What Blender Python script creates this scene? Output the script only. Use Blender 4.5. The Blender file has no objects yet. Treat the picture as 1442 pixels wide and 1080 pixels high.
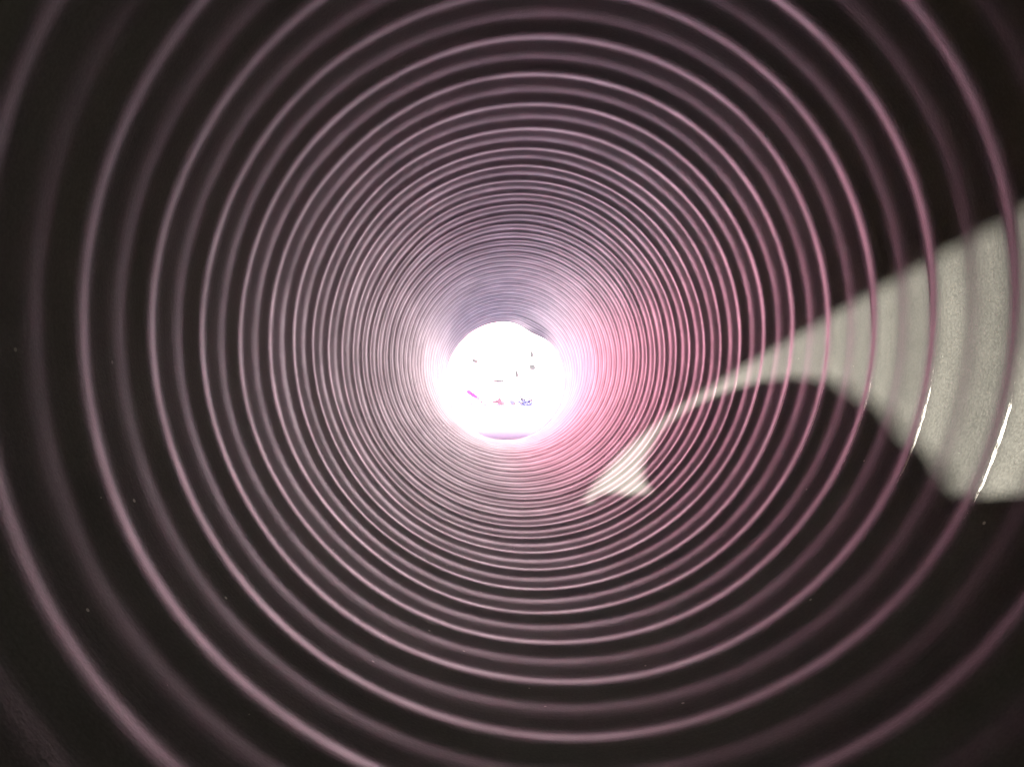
import bpy, bmesh, math, random
import numpy as np
from mathutils import Vector, Matrix
R_ = math.radians
PI = math.pi
random.seed(7)
scene = bpy.context.scene

# ------------------------------------------------------------------ camera, sky, sun, exposure
RAD = 0.36                       # crest radius of the pipe (m)
CAMX, CAMZ = -0.166 * RAD, -0.1555 * RAD
GROUND = -0.405                  # the pipe's axis is z = 0
cam_d = bpy.data.cameras.new("camera")
cam = bpy.data.objects.new("camera", cam_d)
scene.collection.objects.link(cam)
cam.location = (CAMX, 0, CAMZ)
cam.rotation_euler = (R_(90), 0, 0)
cam_d.sensor_width = 36
cam_d.lens = 1060 / 1442 * 36
cam_d.shift_x = 22.9 / 1442
cam_d.shift_y = -8.8 / 1442
cam_d.clip_start = 0.002
cam_d.clip_end = 3000
scene.camera = cam

SUN = Vector((0.707, 4.0, -0.707)).normalized()      # the way the light travels
world = bpy.data.worlds.new("World")
scene.world = world
world.use_nodes = True
wn = world.node_tree
wn.nodes.clear()
sky = wn.nodes.new("ShaderNodeTexSky")
sky.sky_type = 'NISHITA'
sky.sun_disc = False
sky.sun_elevation = math.asin(-SUN.z)
sky.sun_rotation = math.atan2(-SUN.x, -SUN.y)
bg = wn.nodes.new("ShaderNodeBackground")
bg.inputs[1].default_value = 0.05
wo = wn.nodes.new("ShaderNodeOutputWorld")
wn.links.new(sky.outputs[0], bg.inputs[0])
wn.links.new(bg.outputs[0], wo.inputs[0])

sun_d = bpy.data.lights.new("sun", 'SUN')
sun_d.energy = 5.0
sun_d.angle = R_(0.75)
sun_d.color = (1.0, 0.95, 0.86)
sun = bpy.data.objects.new("sun", sun_d)
scene.collection.objects.link(sun)
sun.rotation_euler = SUN.to_track_quat('-Z', 'Y').to_euler()

scene.view_settings.view_transform = 'Standard'
scene.view_settings.look = 'None'
scene.view_settings.gamma = 1
scene.view_settings.exposure = 4.4
scene.render.engine = 'CYCLES'
cy = scene.cycles
cy.max_bounces = 24
cy.diffuse_bounces = 8
cy.glossy_bounces = 24
cy.sample_clamp_indirect = 6
cy.use_denoising = True
cy.caustics_reflective = True
cy.blur_glossy = 0.0

# ------------------------------------------------------------------ helpers
COL = scene.collection


def link(name, me, mat=None, parent=None, smooth=True):
    if isinstance(me, bmesh.types.BMesh):
        m = bpy.data.meshes.new(name)
        me.to_mesh(m)
        me.free()
        me = m
        if smooth:
            me.polygons.foreach_set("use_smooth", [True] * len(me.polygons))
    if mat is not None and not me.materials:
        me.materials.append(mat)
    o = bpy.data.objects.new(name, me)
    COL.objects.link(o)
    if parent is not None:
        o.parent = parent
    return o


def tag(o, label=None, cat=None, group=None, kind=None):
    for k, v in (("label", label), ("category", cat), ("group", group), ("kind", kind)):
        if v:
            o[k] = v
    return o


def empty(name, loc=(0, 0, 0)):
    o = bpy.data.objects.new(name, None)
    o.empty_display_size = 0.1
    COL.objects.link(o)
    o.location = loc
    return o


class NT:
    def __init__(s, name):
        s.m = bpy.data.materials.new(name)
        s.m.use_nodes = True
        s.t = s.m.node_tree
        s.b = s.t.nodes["Principled BSDF"]
        s.out = s.t.nodes["Material Output"]

    def n(s, typ, **kw):
        nd = s.t.nodes.new(typ)
        for k, v in kw.items():
            if k.startswith("i_"):
                key = k[2:]
                key = int(key) if key.isdigit() else key.replace("_", " ")
                nd.inputs[key].default_value = v
            else:
                setattr(nd, k, v)
        return nd

    def l(s, a, b):
        s.t.links.new(a, b)

    def ramp(s, src, stops):
        r = s.t.nodes.new("ShaderNodeValToRGB")
        e = r.color_ramp.elements
        while len(e) < len(stops):
            e.new(0.5)
        for el, (p, c) in zip(e, stops):
            el.position = p
            el.color = c if len(c) == 4 else (*c, 1)
        s.l(src, r.inputs[0])
        return r


def simple_mat(name, col, rough=0.7, noise=0.15, scale=12, spec=0.4, bump=0.0):
    k = NT(name)
    geo = k.n("ShaderNodeTexCoord")
    nz = k.n("ShaderNodeTexNoise", i_Scale=scale, i_Detail=6.0)
    k.l(geo.outputs["Object"], nz.inputs["Vector"])
    a = tuple(max(0, c * (1 - noise)) for c in col)
    b = tuple(min(1, c * (1 + noise)) for c in col)
    rp = k.ramp(nz.outputs["Fac"], [(0.3, a), (0.7, b)])
    k.l(rp.outputs[0], k.b.inputs["Base Color"])
    k.b.inputs["Roughness"].default_value = rough
    k.b.inputs["Specular IOR Level"].default_value = spec
    if bump:
        bp = k.n("ShaderNodeBump", i_Strength=bump, i_Distance=0.01)
        k.l(nz.outputs["Fac"], bp.inputs["Height"])
        k.l(bp.outputs[0], k.b.inputs["Normal"])
    return k.m


# ------------------------------------------------------------------ black plastic of the pipe
def plastic():
    k = NT("black_polyethylene")
    uv = k.n("ShaderNodeUVMap")
    oi = k.n("ShaderNodeObjectInfo")
    add = k.n("ShaderNodeVectorMath", operation='ADD')
    k.l(uv.outputs[0], add.inputs[0])
    sep0 = k.n("ShaderNodeSeparateXYZ")
    k.l(oi.outputs["Location"], sep0.inputs[0])
    cmb0 = k.n("ShaderNodeCombineXYZ")
    k.l(sep0.outputs[1], cmb0.inputs[1])                # distance along the pipe
    k.l(cmb0.outputs[0], add.inputs[1])
    # fine lines drawn along the extruded strip
    mp = k.n("ShaderNodeMapping")
    mp.inputs["Scale"].default_value = (3, 260, 1)
    k.l(add.outputs[0], mp.inputs[0])
    nz = k.n("ShaderNodeTexNoise", i_Scale=1.0, i_Detail=4.0)
    k.l(mp.outputs[0], nz.inputs["Vector"])
    # dust film and blotches
    geo = k.n("ShaderNodeNewGeometry")
    nd = k.n("ShaderNodeTexNoise", i_Scale=9.0, i_Detail=8.0, i_Roughness=0.65)
    k.l(geo.outputs["Position"], nd.inputs["Vector"])
    ng = k.n("ShaderNodeTexNoise", i_Scale=420.0, i_Detail=2.0)
    k.l(geo.outputs["Position"], ng.inputs["Vector"])
    base = k.ramp(nd.outputs["Fac"], [(0.32, (0.040, 0.0395, 0.035)), (0.68, (0.060, 0.0585, 0.052))])
    mixg = k.n("ShaderNodeMix", data_type='RGBA', blend_type='MULTIPLY')
    mixg.inputs[0].default_value = 0.85
    grain = k.ramp(ng.outputs["Fac"], [(0.3, (0.55, 0.55, 0.55)), (0.7, (1, 1, 1))])
    k.l(base.outputs[0], mixg.inputs[6])
    k.l(grain.outputs[0], mixg.inputs[7])
    # specks of pale grit
    vo = k.n("ShaderNodeTexVoronoi", feature='F1', i_Scale=75.0)
    k.l(geo.outputs["Position"], vo.inputs["Vector"])
    vsep = k.n("ShaderNodeSeparateColor")
    k.l(vo.outputs["Color"], vsep.inputs[0])
    near = k.n("ShaderNodeMath", operation='LESS_THAN', i_1=0.11)
    k.l(vo.outputs["Distance"], near.inputs[0])
    sel = k.n("ShaderNodeMath", operation='GREATER_THAN', i_1=0.965)
    k.l(vsep.outputs[0], sel.inputs[0])
    low = k.n("ShaderNodeSeparateXYZ")
    k.l(geo.outputs["Position"], low.inputs[0])
    lowm = k.n("ShaderNodeMapRange", i_1=0.02, i_2=-0.12)   # grit lies in the lower half
    k.l(low.outputs[2], lowm.inputs[0])
    m1 = k.n("ShaderNodeMath", operation='MULTIPLY')
    k.l(near.outputs[0], m1.inputs[0])
    k.l(sel.outputs[0], m1.inputs[1])
    m2 = k.n("ShaderNodeMath", operation='MULTIPLY')
    k.l(m1.outputs[0], m2.inputs[0])
    k.l(lowm.outputs[0], m2.inputs[1])
    m3 = k.n("ShaderNodeMath", operation='MULTIPLY', i_1=0.5)
    k.l(m2.outputs[0], m3.inputs[0])
    # white scuffs worn along the crest on the lower right of the pipe
    at = k.n("ShaderNodeAttribute", attribute_name="crest")
    ns = k.n("ShaderNodeTexNoise", i_Scale=1.0, i_Detail=7.0, i_Roughness=0.85)
    mp2 = k.n("ShaderNodeMapping")
    mp2.inputs["Scale"].default_value = (38, 300, 1)
    k.l(add.outputs[0], mp2.inputs[0])
    k.l(mp2.outputs[0], ns.inputs["Vector"])
    s1 = k.n("ShaderNodeMath", operation='MULTIPLY')
    k.l(at.outputs["Fac"], s1.inputs[0])
    k.l(ns.outputs["Fac"], s1.inputs[1])
    s2 = k.n("ShaderNodeMath", operation='GREATER_THAN', i_1=0.42)
    k.l(s1.outputs[0], s2.inputs[0])
    mx = k.n("ShaderNodeMath", operation='MAXIMUM')
    k.l(m3.outputs[0], mx.inputs[0])
    k.l(s2.outputs[0], mx.inputs[1])
    mixs = k.n("ShaderNodeMix", data_type='RGBA')
    k.l(mx.outputs[0], mixs.inputs[0])
    k.l(mixg.outputs[2], mixs.inputs[6])
    mixs.inputs[7].default_value = (0.70, 0.68, 0.60, 1)
    k.l(mixs.outputs[2], k.b.inputs["Base Color"])
    rr = k.n("ShaderNodeMapRange", i_1=0.25, i_2=0.75, i_3=0.34, i_4=0.48)
    k.l(nd.outputs["Fac"], rr.inputs[0])
    rmx = k.n("ShaderNodeMath", operation='MAXIMUM')
    k.l(rr.outputs[0], rmx.inputs[0])
    k.l(mx.outputs[0], rmx.inputs[1])
    k.l(rmx.outputs[0], k.b.inputs["Roughness"])
    k.b.inputs["IOR"].default_value = 1.52
    k.b.inputs["Sheen Weight"].default_value = 0.03       # dusty sheen, also standing in for the glow veil near the far mouth
    k.b.inputs["Sheen Roughness"].default_value = 0.35
    bp = k.n("ShaderNodeBump", i_Strength=0.06, i_Distance=0.002)
    k.l(nz.outputs["Fac"], bp.inputs["Height"])
    bp2 = k.n("ShaderNodeBump", i_Strength=0.15, i_Distance=0.001)
    k.l(ng.outputs["Fac"], bp2.inputs["Height"])
    k.l(bp.outputs[0], bp2.inputs["Normal"])
    k.l(bp2.outputs[0], k.b.inputs["Normal"])
    return k.m


PLASTIC = plastic()

# ------------------------------------------------------------------ the pipe
PITCH = RAD * 1060 / 3331
D0 = 7.72                        # pitches from the camera to the narrow crest, at the left
Y_NEAR, Y_FAR = -2.7 * RAD, 40.0 * PITCH
BEND_Y = 26 * PITCH
BEND_C = 0.22 * RAD / (Y_FAR - BEND_Y) ** 2

# slope of the wall (radius gained per metre towards the far end) over one pitch
SL = [(0.00, 0.07), (0.05, 0.17), (0.10, 0.25), (0.145, 0.22), (0.20, 0.05), (0.26, -0.05), (0.33, -0.065), (0.41, -0.045),
      (0.48, 0.015), (0.54, 0.065), (0.60, 0.10), (0.65, 0.08), (0.70, -0.01), (0.76, -0.085), (0.85, -0.11), (0.92, -0.095), (0.96, -0.03)]
NS = 512
ts = (np.arange(NS) + 0.5) / NS
sx = np.array([a for a, b in SL] + [1.0])
sy = np.array([b for a, b in SL] + [SL[0][1]])
slope = np.interp(ts, sx, sy)
kern = np.exp(-0.5 * (np.arange(-40, 41) / 9.0) ** 2)
kern /= kern.sum()
slope = np.convolve(np.concatenate([slope[-40:], slope, slope[:40]]), kern, 'valid')
slope = slope - slope.mean()
height = np.cumsum(slope) * PITCH / NS
height -= height.min()


def prof(t):
    t = np.mod(t, 1.0)
    return np.interp(t, ts, height, period=1.0), np.interp(t, ts, slope, period=1.0)


def bend(y):
    e = np.maximum(0, y - BEND_Y)
    return -BEND_C * e * e


SEG = 300


def rib_mesh(name, t0, t1, n, k=13):
    """one turn of the helix between two places on the pitch; clockwise as seen, running away from the camera"""
    tt = np.linspace(t0, t1, k)
    ph = np.linspace(0, 2 * PI, SEG + 1)
    T, P = np.meshgrid(tt, ph)
    y0 = (D0 + n) * PITCH
    yw = (P / (2 * PI) + T) * PITCH + y0
    # the wall is not perfectly round nor evenly wound
    wob = 0.0016 * np.sin(2 * P + 1.3 + 2.1 * yw) + 0.0011 * np.sin(3 * P - 5.3 * yw) + 0.0005 * np.sin(7 * P + 11 * yw)
    h, s = prof(T + 0.012 * np.sin(2 * P + 9 * yw) + 0.008 * np.sin(5 * P - 17 * yw))
    amp = 1 + 0.10 * np.sin(3.1 * yw + P) + 0.07 * np.sin(2 * P - 13.7 * yw)
    h, s = h * amp, s * amp
    ct, st = -np.cos(P), np.sin(P)
    r = RAD + h + wob
    x, z = r * ct, r * st
    yc = np.clip(yw, Y_NEAR, Y_FAR)
    bent = y0 + 2 * PITCH > BEND_Y
    e = np.clip((yc - (Y_FAR - 2.5 * PITCH)) / (2.5 * PITCH), 0, 1)     # the far mouth is dented at the upper right
    dent = 1 - 0.08 * e * np.exp(-((np.arctan2(z, x) - R_(62)) / 0.28) ** 2)
    x, z = x * dent, z * dent + bend(yc)
    nx, nz = -ct, -st
    ny = s + 2 * BEND_C * np.maximum(0, yc - BEND_Y) * nz
    co = np.stack([x, yc - y0, z], -1).reshape(-1, 3)
    i = np.arange(SEG)[:, None] * k + np.arange(k - 1)[None]
    f = np.stack([i, i + 1, i + k + 1, i + k], -1).reshape(-1, 4)
    me = bpy.data.meshes.new(name)
    me.from_pydata(co.tolist(), [], f.tolist())
    me.polygons.foreach_set("use_smooth", [True] * len(f))
    me.update()
    if not (e.max() > 0 or yw.min() < Y_NEAR):
        nn = np.stack([nx, ny, nz], -1).reshape(-1, 3)
        nn /= np.linalg.norm(nn, axis=1, keepdims=True)
        me.normals_split_custom_set_from_vertices(nn.tolist())
    uvl = me.uv_layers.new(name="UVMap")
    uvs = np.stack([P * RAD, yw - y0], -1).reshape(-1, 2)
    li = np.empty(len(me.loops), dtype=np.int32)
    me.loops.foreach_get("vertex_index", li)
    uvl.data.foreach_set("uv", uvs[li].astype(np.float32).ravel())
    # where the narrow crest is worn: its very top, lower right
    a = me.attributes.new("crest", 'FLOAT', 'POINT')
    tm = np.mod(T + 0.5, 1) - 0.5
    angd = np.degrees(np.arctan2(st, ct))
    c = np.exp(-((tm - 0.01) / 0.05) ** 2) * np.exp(-((angd + 18) / 20) ** 2)
    a.data.foreach_set("value", c.astype(np.float32).ravel())
    me.materials.append(PLASTIC)
    return me


pipe = empty("corrugated_pipe", (0, 0, 0))
tag(pipe, "long black plastic pipe with spiral ribbed walls, seen from inside towards its bright far mouth", "pipe")
N_FIRST = math.floor(Y_NEAR / PITCH - D0) - 1
N_LAST = math.ceil(Y_FAR / PITCH - D0)
for n in range(N_FIRST, N_LAST + 1):
    y0 = (D0 + n) * PITCH
    for nm, a, b in (("narrow_rib", -0.22, 0.30), ("broad_rib", 0.30, 0.78)):
        if y0 + (1 + b) * PITCH < Y_NEAR + 0.01 or y0 + a * PITCH > Y_FAR - 0.01:
            continue
        o = link(nm, rib_mesh(nm, a, b, n), None, pipe)
        o.location = (0, y0, 0)


def tube(name, prof_pts, seg=128, mat=PLASTIC, parent=None, bent=True):
    """surface of revolution about the pipe's axis from (y, r) points"""
    bm = bmesh.new()
    rings = []
    for y, r in prof_pts:
        dz = float(bend(np.array(y))) if bent else 0
        rings.append([bm.verts.new((r * math.cos(2 * PI * i / seg), y, r * math.sin(2 * PI * i / seg) + dz)) for i in range(seg)])
    for a, b in zip(rings, rings[1:]):
        for i in range(seg):
            bm.faces.new((a[i], a[(i + 1) % seg], b[(i + 1) % seg], b[i]))
    return link(name, bm, mat, parent)


OUT = RAD * 1.085
pts = []
yy = Y_NEAR
while yy < Y_FAR:
    for q, h in ((0, 0), (0.1, 0.006), (0.25, 0.012), (0.45, 0.012), (0.6, 0.006), (0.7, 0)):
        if yy + q * PITCH < Y_FAR:
            pts.append((yy + q * PITCH, OUT + h))
    yy += PITCH
pts.append((Y_FAR, OUT))
tube("outer_wall", pts, 96, PLASTIC, pipe)
hmax = float(height.max())
tube("near_rim", [(Y_NEAR + 0.02, RAD + hmax * 0.5), (Y_NEAR + 0.004, RAD), (Y_NEAR - 0.004, RAD), (Y_NEAR - 0.008, RAD + 0.004), (Y_NEAR - 0.008, OUT + 0.010), (Y_NEAR - 0.004, OUT + 0.014), (Y_NEAR + 0.01, OUT + 0.014)], 192, PLASTIC, pipe)
tube("far_rim", [(Y_FAR - 0.002, OUT + 0.004), (Y_FAR + 0.004, OUT + 0.004), (Y_FAR + 0.006, OUT), (Y_FAR + 0.006, RAD + 0.012), (Y_FAR + 0.003, RAD + 0.009)], 192, PLASTIC, pipe)

# ------------------------------------------------------------------ the ground, and the wall added beyond the far mouth to throw pink light in
kg = NT("pale_paving")
gp = kg.n("ShaderNodeNewGeometry")
g1 = kg.n("ShaderNodeTexNoise", i_Scale=1.3, i_Detail=10.0, i_Roughness=0.65)
kg.l(gp.outputs["Position"], g1.inputs["Vector"])
gr = kg.ramp(g1.outputs["Fac"], [(0.3, (0.66, 0.57, 0.70)), (0.7, (0.78, 0.68, 0.82))])
kg.l(gr.outputs[0], kg.b.inputs["Base Color"])
kg.b.inputs["Roughness"].default_value = 0.85
g2 = kg.n("ShaderNodeTexNoise", i_Scale=60.0, i_Detail=6.0)
kg.l(gp.outputs["Position"], g2.inputs["Vector"])
gb = kg.n("ShaderNodeBump", i_Strength=0.4, i_Distance=0.01)
kg.l(g2.outputs["Fac"], gb.inputs["Height"])
kg.l(gb.outputs[0], kg.b.inputs["Normal"])
bm = bmesh.new()
S = 1500
NG = 24
vs = [[None] * (NG + 1) for _ in range(NG + 1)]
for i in range(NG + 1):
    for j in range(NG + 1):
        a, b = (i / NG * 2 - 1), (j / NG * 2 - 1)
        vs[i][j] = bm.verts.new((math.copysign(abs(a) ** 3, a) * S, math.copysign(abs(b) ** 3, b) * S, GROUND))
for i in range(NG):
    for j in range(NG):
        bm.faces.new((vs[i][j], vs[i + 1][j], vs[i + 1][j + 1], vs[i][j + 1]))
tag(link("ground", bm, kg.m), kind="structure")


def box(bm, x0, x1, y0, y1, z0, z1, bev=0.0):
    m = Matrix.Translation(((x0 + x1) / 2, (y0 + y1) / 2, (z0 + z1) / 2)) @ Matrix.Diagonal((x1 - x0, y1 - y0, z1 - z0, 1))
    r = bmesh.ops.create_cube(bm, size=1, matrix=m)
    if bev:
        es = list({e for v in r["verts"] for e in v.link_edges})
        bmesh.ops.bevel(bm, geom=es, offset=bev, segments=2, affect='EDGES', profile=0.5)


Y_WALL = 9.3
pinkm = simple_mat("pink_bounce_render", (0.33, 0.125, 0.195), 0.8, 0.10, 2.5, 0.3, 0.3)  # tint chosen for the light thrown onto the right-hand ribs
palem = simple_mat("pale_bounce_render", (0.185, 0.145, 0.175), 0.8, 0.08, 2.5, 0.3, 0.3)  # weaker tint, for the light thrown onto the left-hand ribs
copem = simple_mat("pale_coping", (0.62, 0.58, 0.60), 0.8, 0.1, 6, 0.3, 0.2)


def add_bounce_wall(x0, x1, mat, label, zt):  # added reflector wall that tints the light entering the pipe
    w = empty("bounce_wall", ((x0 + x1) / 2, Y_WALL, GROUND))
    tag(w, label, "wall", "added bounce walls beyond the far mouth")
    cx = (x0 + x1) / 2
    bm = bmesh.new()
    box(bm, x0 - cx, x1 - cx, 0, 0.25, 0.0, zt, 0.01)
    link("wall_face", bm, mat, w, smooth=False)
    bm = bmesh.new()
    box(bm, x0 - cx - 0.01, x1 - cx + 0.01, -0.05, 0.30, zt + 0.001, zt + 0.09, 0.01)
    link("coping", bm, copem, w, smooth=False)
    return w


add_bounce_wall(-7.0, -0.001, pinkm, "deep pink sunlit wall beyond the left half of the pipe's far mouth", 2.6)
add_bounce_wall(0.001, 7.0, palem, "pale pink sunlit wall beyond the right half of the pipe's far mouth", 2.6)

# ------------------------------------------------------------------ the person leaning into the near mouth with a phone; only the shadow shows
skinm = simple_mat("skin", (0.42, 0.26, 0.19), 0.55, 0.1, 30, 0.4)
hairm = simple_mat("dark_hair", (0.02, 0.016, 0.014), 0.5, 0.3, 60, 0.4)
jackm = simple_mat("dark_jacket_cloth", (0.03, 0.03, 0.032), 0.9, 0.2, 40, 0.2, 0.3)
trousm = simple_mat("dark_trouser_cloth", (0.025, 0.027, 0.035), 0.9, 0.2, 40, 0.2, 0.3)
phonem = simple_mat("phone_shell", (0.015, 0.015, 0.017), 0.3, 0.05, 5, 0.5)
glassm = simple_mat("phone_glass", (0.01, 0.01, 0.012), 0.12, 0.02, 5, 0.5)


def limb(bm, pts, seg=14):
    """tapered capsules through (x, y, z, radius) points"""
    for (x0, y0, z0, r0), (x1, y1, z1, r1) in zip(pts, pts[1:]):
        a, b = Vector((x0, y0, z0)), Vector((x1, y1, z1))
        d = b - a
        q = d.to_track_quat('Z', 'Y').to_matrix().to_4x4()
        bmesh.ops.create_cone(bm, cap_ends=True, segments=seg, radius1=r0, radius2=r1, depth=d.length, matrix=Matrix.Translation((a + b) / 2) @ q)
    for x, y, z, r in pts:
        bmesh.ops.create_uvsphere(bm, u_segments=seg, v_segments=10, radius=r, matrix=Matrix.Translation((x, y, z)))


def blob(bm, c, rad, rot=(0, 0, 0)):
    m = Matrix.Translation(c) @ Matrix.Rotation(rot[2], 4, 'Z') @ Matrix.Rotation(rot[1], 4, 'Y') @ Matrix.Rotation(rot[0], 4, 'X') @ Matrix.Diagonal((*rad, 1))
    bmesh.ops.create_uvsphere(bm, u_segments=20, v_segments=14, radius=1, matrix=m)


def fuse(name, bm, mat, voxel, parent, it=6):
    o = link(name, bm, mat, parent)
    md = o.modifiers.new("remesh", 'REMESH')
    md.mode = 'VOXEL'
    md.voxel_size = voxel
    md.use_smooth_shade = True
    sm = o.modifiers.new("smooth", 'SMOOTH')
    sm.iterations = it
    return o


PX, PY, PZ = CAMX, -0.016, CAMZ           # the phone's lens side
person = empty("person", (0, -1.3, GROUND))
tag(person, "person in dark jacket whose head and shoulders cast the rounded shadow on the right wall", "person")
back = Matrix.Translation((0, 1.3, -GROUND))


def put(name, bm, mat, vox, it=6):
    bmesh.ops.transform(bm, matrix=back, verts=bm.verts)
    return fuse(name, bm, mat, vox, person, it)


HX, HY, HZ = 0.020, -0.40, 0.120          # middle of the head
# body: head, neck, hands
bm = bmesh.new()
blob(bm, (HX, HY, HZ + 0.012), (0.076, 0.094, 0.088))
blob(bm, (HX, HY + 0.030, HZ - 0.050), (0.058, 0.062, 0.058))
blob(bm, (HX, HY + 0.098, HZ - 0.012), (0.012, 0.016, 0.022))
blob(bm, (HX, HY + 0.090, HZ - 0.052), (0.024, 0.010, 0.008))
for s in (-1, 1):
    blob(bm, (HX + s * 0.078, HY, HZ - 0.004), (0.010, 0.020, 0.032))
    blob(bm, (HX + s * 0.030, HY + 0.083, HZ + 0.010), (0.013, 0.012, 0.009))
limb(bm, [(HX, HY - 0.03, HZ - 0.07, 0.056), (HX - 0.02, HY - 0.12, HZ - 0.12, 0.060), (HX - 0.05, HY - 0.22, HZ - 0.16, 0.07)])
# left hand at the phone's left end, right hand at its right end
for s, wx in ((-1, PX - 0.052), (1, PX + 0.128)):
    zc = PZ + 0.012 if s < 0 else PZ - 0.055
    limb(bm, [(wx + s * 0.040, PY - 0.12, zc - 0.035, 0.026), (wx + s * 0.032, PY - 0.07, zc - 0.022, 0.024), (wx + s * 0.022, PY - 0.03, zc - 0.004, 0.022)])
    for i in range(4):
        zz = zc + 0.020 - 0.019 * i
        l = (0.9, 1.0, 0.95, 0.75)[i]
        limb(bm, [(wx + s * 0.024, PY - 0.028, zz - 0.004, 0.0095), (wx + s * 0.022, PY + 0.003, zz, 0.0085),
                  (wx - s * 0.004 * l, PY + 0.006, zz + 0.003, 0.0078), (wx - s * 0.020 * l, PY + 0.004, zz + 0.004, 0.007)], 10)
    limb(bm, [(wx + s * 0.016, PY - 0.040, zc + 0.012, 0.012), (wx - s * 0.006, PY - 0.034, zc + 0.026, 0.010), (wx - s * 0.022, PY - 0.024, zc + 0.030, 0.0085)], 10)
put("body", bm, skinm, 0.006, 4)
# hair in a loose bob
bm = bmesh.new()
blob(bm, (HX, HY - 0.022, HZ + 0.020), (0.108, 0.094, 0.093))
blob(bm, (HX - 0.086, HY - 0.030, HZ - 0.020), (0.042, 0.060, 0.064))
blob(bm, (HX + 0.080, HY - 0.030, HZ - 0.018), (0.037, 0.060, 0.066))
blob(bm, (HX, HY - 0.070, HZ - 0.02), (0.09, 0.05, 0.08))
blob(bm, (HX + 0.084, HY - 0.010, HZ - 0.062), (0.042, 0.055, 0.060))
blob(bm, (HX + 0.088, HY - 0.020, HZ - 0.096), (0.036, 0.050, 0.050))
put("hair", bm, hairm, 0.008)
# jacket: trunk, shoulders, sleeves
bm = bmesh.new()
blob(bm, (-0.03, -0.55, -0.085), (0.175, 0.16, 0.095), (R_(-6), 0, 0))
blob(bm, (-0.03, -0.78, -0.135), (0.165, 0.22, 0.11), (R_(8), 0, 0))
blob(bm, (-0.205, -0.60, -0.135), (0.095, 0.18, 0.10))
blob(bm, (-0.215, -0.42, -0.10), (0.075, 0.16, 0.10))
blob(bm, (-0.10, -0.42, -0.09), (0.12, 0.12, 0.07))
blob(bm, (-0.02, -1.05, -0.16), (0.155, 0.20, 0.12))
blob(bm, (-0.08, -0.60, -0.205), (0.19, 0.22, 0.135))
limb(bm, [(-0.20, -0.52, -0.045, 0.062), (-0.25, -0.32, -0.055, 0.056), (PX - 0.115, PY - 0.16, PZ + 0.004, 0.048), (PX - 0.095, PY - 0.12, PZ - 0.020, 0.042), (PX - 0.084, PY - 0.105, PZ - 0.026, 0.036)])
limb(bm, [(0.150, -0.52, -0.012, 0.062), (0.22, -0.32, -0.14, 0.050), (PX + 0.205, PY - 0.20, PZ - 0.115, 0.042), (PX + 0.188, PY - 0.125, PZ - 0.097, 0.036)])
limb(bm, [(-0.18, -0.52, -0.045, 0.066), (-0.03, -0.56, -0.04, 0.085), (0.14, -0.52, -0.017, 0.066)])
blob(bm, (-0.02, -0.54, -0.01), (0.085, 0.06, 0.05))
put("jacket", bm, jackm, 0.011)
# trousers and boots: kneeling outside the mouth
bm = bmesh.new()
blob(bm, (-0.02, -1.22, -0.17), (0.165, 0.14, 0.13))
for s in (-1, 1):
    limb(bm, [(-0.02 + s * 0.09, -1.24, -0.19, 0.088), (-0.02 + s * 0.11, -1.20, GROUND + 0.062, 0.062), (-0.02 + s * 0.11, -1.60, GROUND + 0.045, 0.045)])
put("trousers", bm, trousm, 0.013)
for s in (-1, 1):
    bm = bmesh.new()
    limb(bm, [(-0.02 + s * 0.11, -1.60, GROUND + 0.05, 0.046), (-0.02 + s * 0.11, -1.68, GROUND + 0.05, 0.044), (-0.02 + s * 0.11, -1.70, GROUND + 0.034, 0.034)])
    put("boot", bm, phonem, 0.010)

phone = empty("phone", (PX + 0.0375, PY - 0.006, PZ))
tag(phone, "black phone held sideways in both hands just behind the picture's viewpoint", "phone")
bm = bmesh.new()
box(bm, -0.072, 0.075, -0.004, 0.004, -0.037, 0.037, 0.003)
link("shell", bm, phonem, phone)
bm = bmesh.new()
box(bm, -0.068, 0.071, -0.0052, -0.0041, -0.034, 0.034)
link("screen", bm, glassm, phone, smooth=False)
bm = bmesh.new()
bmesh.ops.create_cone(bm, cap_ends=True, segments=24, radius1=0.008, radius2=0.0075, depth=0.002, matrix=Matrix.Translation((-0.0375, 0.0052, 0)) @ Matrix.Rotation(R_(-90), 4, 'X'))
link("camera_lens", bm, glassm, phone)

# ------------------------------------------------------------------ litter at the foot of the far wall


def at(px, py, y):
    """point at distance y in front of the lens on the photograph's pixel"""
    return Vector((CAMX + (px - 698.1) / 1060 * y, y, CAMZ - (py - 531.2) / 1060 * y))


redm = simple_mat("red_cloth", (0.10, 0.006, 0.030), 0.9, 0.15, 30, 0.1)
plumm = simple_mat("plum_cloth", (0.026, 0.012, 0.020), 0.9, 0.2, 30, 0.1)
darkm = simple_mat("dark_twig", (0.008, 0.008, 0.012), 0.9, 0.3, 30, 0.1)
bluem = simple_mat("blue_plastic", (0.025, 0.025, 0.085), 0.8, 0.2, 20, 0.1)
greym = simple_mat("grey_iron", (0.014, 0.014, 0.016), 0.8, 0.2, 30, 0.1)
greenm = simple_mat("dull_green", (0.03, 0.05, 0.045), 0.9, 0.2, 30, 0.1)
YL = Y_WALL - 0.22


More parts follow.
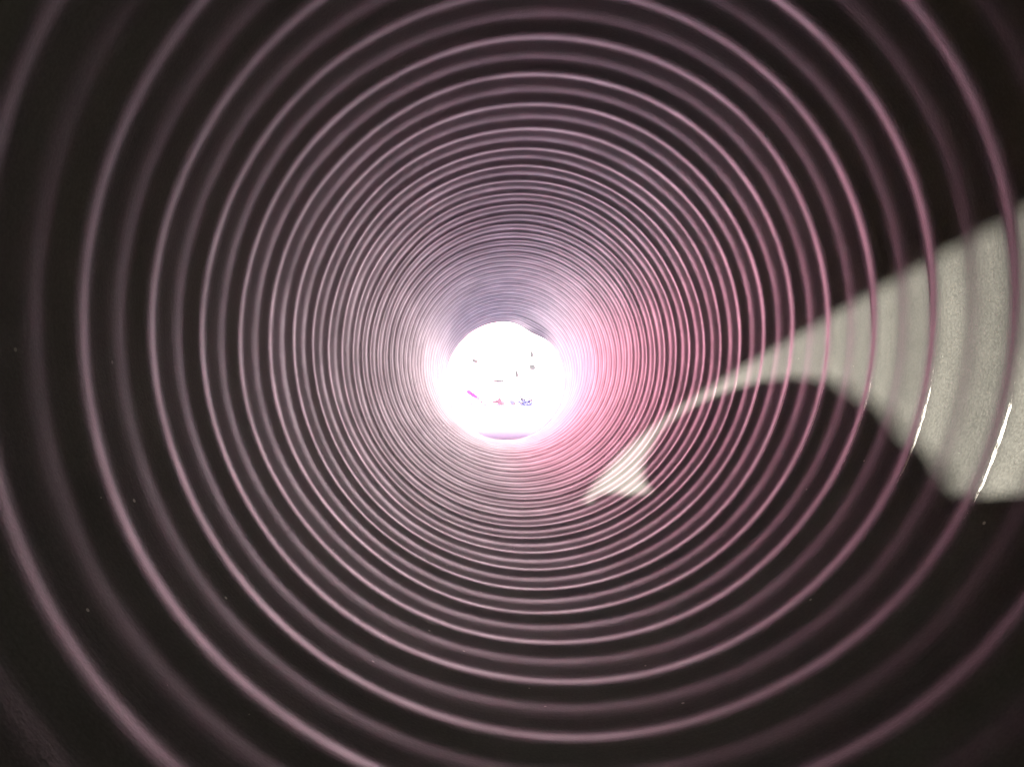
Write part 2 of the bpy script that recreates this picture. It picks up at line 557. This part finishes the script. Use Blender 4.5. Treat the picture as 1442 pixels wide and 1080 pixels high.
def crumple(name, mat, label, cat, pts, y, seed, th=0.03):
    """a low crumpled heap standing on the ground whose outline passes through the given pixels"""
    rnd = random.Random(seed)
    bm = bmesh.new()
    P = [at(px, py, y) for px, py in pts]
    base = Vector((sum(p.x for p in P) / len(P), y, min(p.z for p in P)))
    fr, bk = [], []
    for p in P:
        q = p - base
        fr.append(bm.verts.new((q.x, -th * rnd.uniform(0.5, 1), q.z)))
        bk.append(bm.verts.new((q.x * 0.9, th * rnd.uniform(0.5, 1), q.z * 0.95)))
    c0 = bm.verts.new((sum(v.co.x for v in fr) / len(fr), -th * 1.6, sum(v.co.z for v in fr) / len(fr)))
    c1 = bm.verts.new((sum(v.co.x for v in bk) / len(bk), th * 1.6, sum(v.co.z for v in bk) / len(bk)))
    n = len(fr)
    for i in range(n):
        j = (i + 1) % n
        bm.faces.new((fr[i], fr[j], c0))
        bm.faces.new((bk[j], bk[i], c1))
        bm.faces.new((fr[j], fr[i], bk[i], bk[j]))
    bmesh.ops.recalc_face_normals(bm, faces=bm.faces)
    o = link(name, bm, mat, None, False)
    o.location = base
    return tag(o, label, cat, None, "thing")


crumple("cloth_strip", redm, "small crimson strip slanting at the lower left of the bright far mouth", "cloth",
        [(657, 550), (661, 549), (666, 553), (672, 557), (672, 560), (666, 559), (660, 555), (657, 553)], YL, 1)
crumple("cloth_heap", plumm, "small plum coloured heap with pointed top at the bottom middle of the far mouth", "heap",
        [(692, 567), (694, 565), (700, 563), (704, 559), (706, 563), (707, 568), (700, 567.5)], YL, 2)
crumple("litter", greenm, "tiny dull green scrap just below the crimson strip in the far mouth", "litter",
        [(656, 564), (658, 563.5), (662, 565), (662, 567), (657, 567)], YL, 3)
crumple("wall_plate", greym, "dark grey knob at the upper right of the bright far mouth", "fitting",
        [(746, 513.5), (750, 513), (753, 515), (753.5, 518), (751, 520), (746, 519.5), (745, 516)], YL + 0.18, 4, 0.02)
crumple("wall_bracket", greym, "small faint grey mark above the dark grey knob in the far mouth", "fitting",
        [(746.5, 494.5), (749.5, 494.5), (750.5, 500), (749, 503), (746.5, 502)], YL + 0.18, 5, 0.015)
crumple("wall_hook", greym, "faint grey mark alone at the upper left of the bright far mouth", "fitting",
        [(664, 505), (668, 505.5), (672.5, 508), (671, 511), (665, 509)], YL + 0.18, 6, 0.015)
crumple("ledge_strip", greym, "thin faint grey horizontal strip in the middle of the far mouth", "strip",
        [(693, 535.8), (700, 535), (709, 535.2), (709, 537.4), (700, 537.6), (694, 537.4)], YL + 0.18, 8, 0.02)
crumple("wall_patch", greym, "faint grey upright mark left of and below the dark grey knob in the far mouth", "mark",
        [(725, 521), (728, 522), (729.5, 528), (728, 531), (725.5, 530)], YL + 0.18, 9, 0.015)
crumple("litter", plumm, "tiny dark scrap between the crimson strip and the plum heap in the far mouth", "litter",
        [(676, 565), (680, 565), (680, 568), (676, 568)], YL, 10)
crumple("cloth_scrap", bluem, "pale bluish scrap just left of the twiggy plant in the far mouth", "cloth",
        [(717, 563), (721, 562), (724, 566), (722, 568.5), (716, 568)], YL + 0.05, 11)
sap = empty("twiggy_plant", at(738, 570, YL))
tag(sap, "dark twiggy plant with bluish leaves at the lower right of the bright far mouth", "plant")
bm = bmesh.new()
s0 = at(738, 570, YL)
for pl in ([(738, 574), (736, 566), (733, 560), (730, 556), (728, 552)], [(738, 572), (739, 563), (741, 556), (740, 550)], [(737, 568), (730, 566), (727, 564)],
           [(738, 568), (744, 566), (749, 562)], [(733, 553), (738, 553.5), (743, 552.5)], [(739, 563), (735, 561), (732, 562.5)]):
    limb(bm, [(*(at(a, b, YL) - s0 + Vector((0, random.uniform(-.05, .05), 0))), 0.007 - 0.0008 * i) for i, (a, b) in enumerate(pl)], 6)
link("stem", bm, darkm, sap)
bm = bmesh.new()
for _ in range(46):
    a, b = random.gauss(740, 4.5), random.gauss(567.5, 2.6)
    q = at(a, b, YL) - s0 + Vector((0, random.uniform(-.06, .06), 0))
    m = Matrix.Translation(q) @ Matrix.Rotation(random.uniform(0, 6.3), 4, 'Y') @ Matrix.Rotation(random.uniform(-1, 1), 4, 'X') @ Matrix.Diagonal((0.026, 0.003, 0.010, 1))
    bmesh.ops.create_uvsphere(bm, u_segments=6, v_segments=4, radius=1, matrix=m)
link("foliage", bm, bluem, sap)
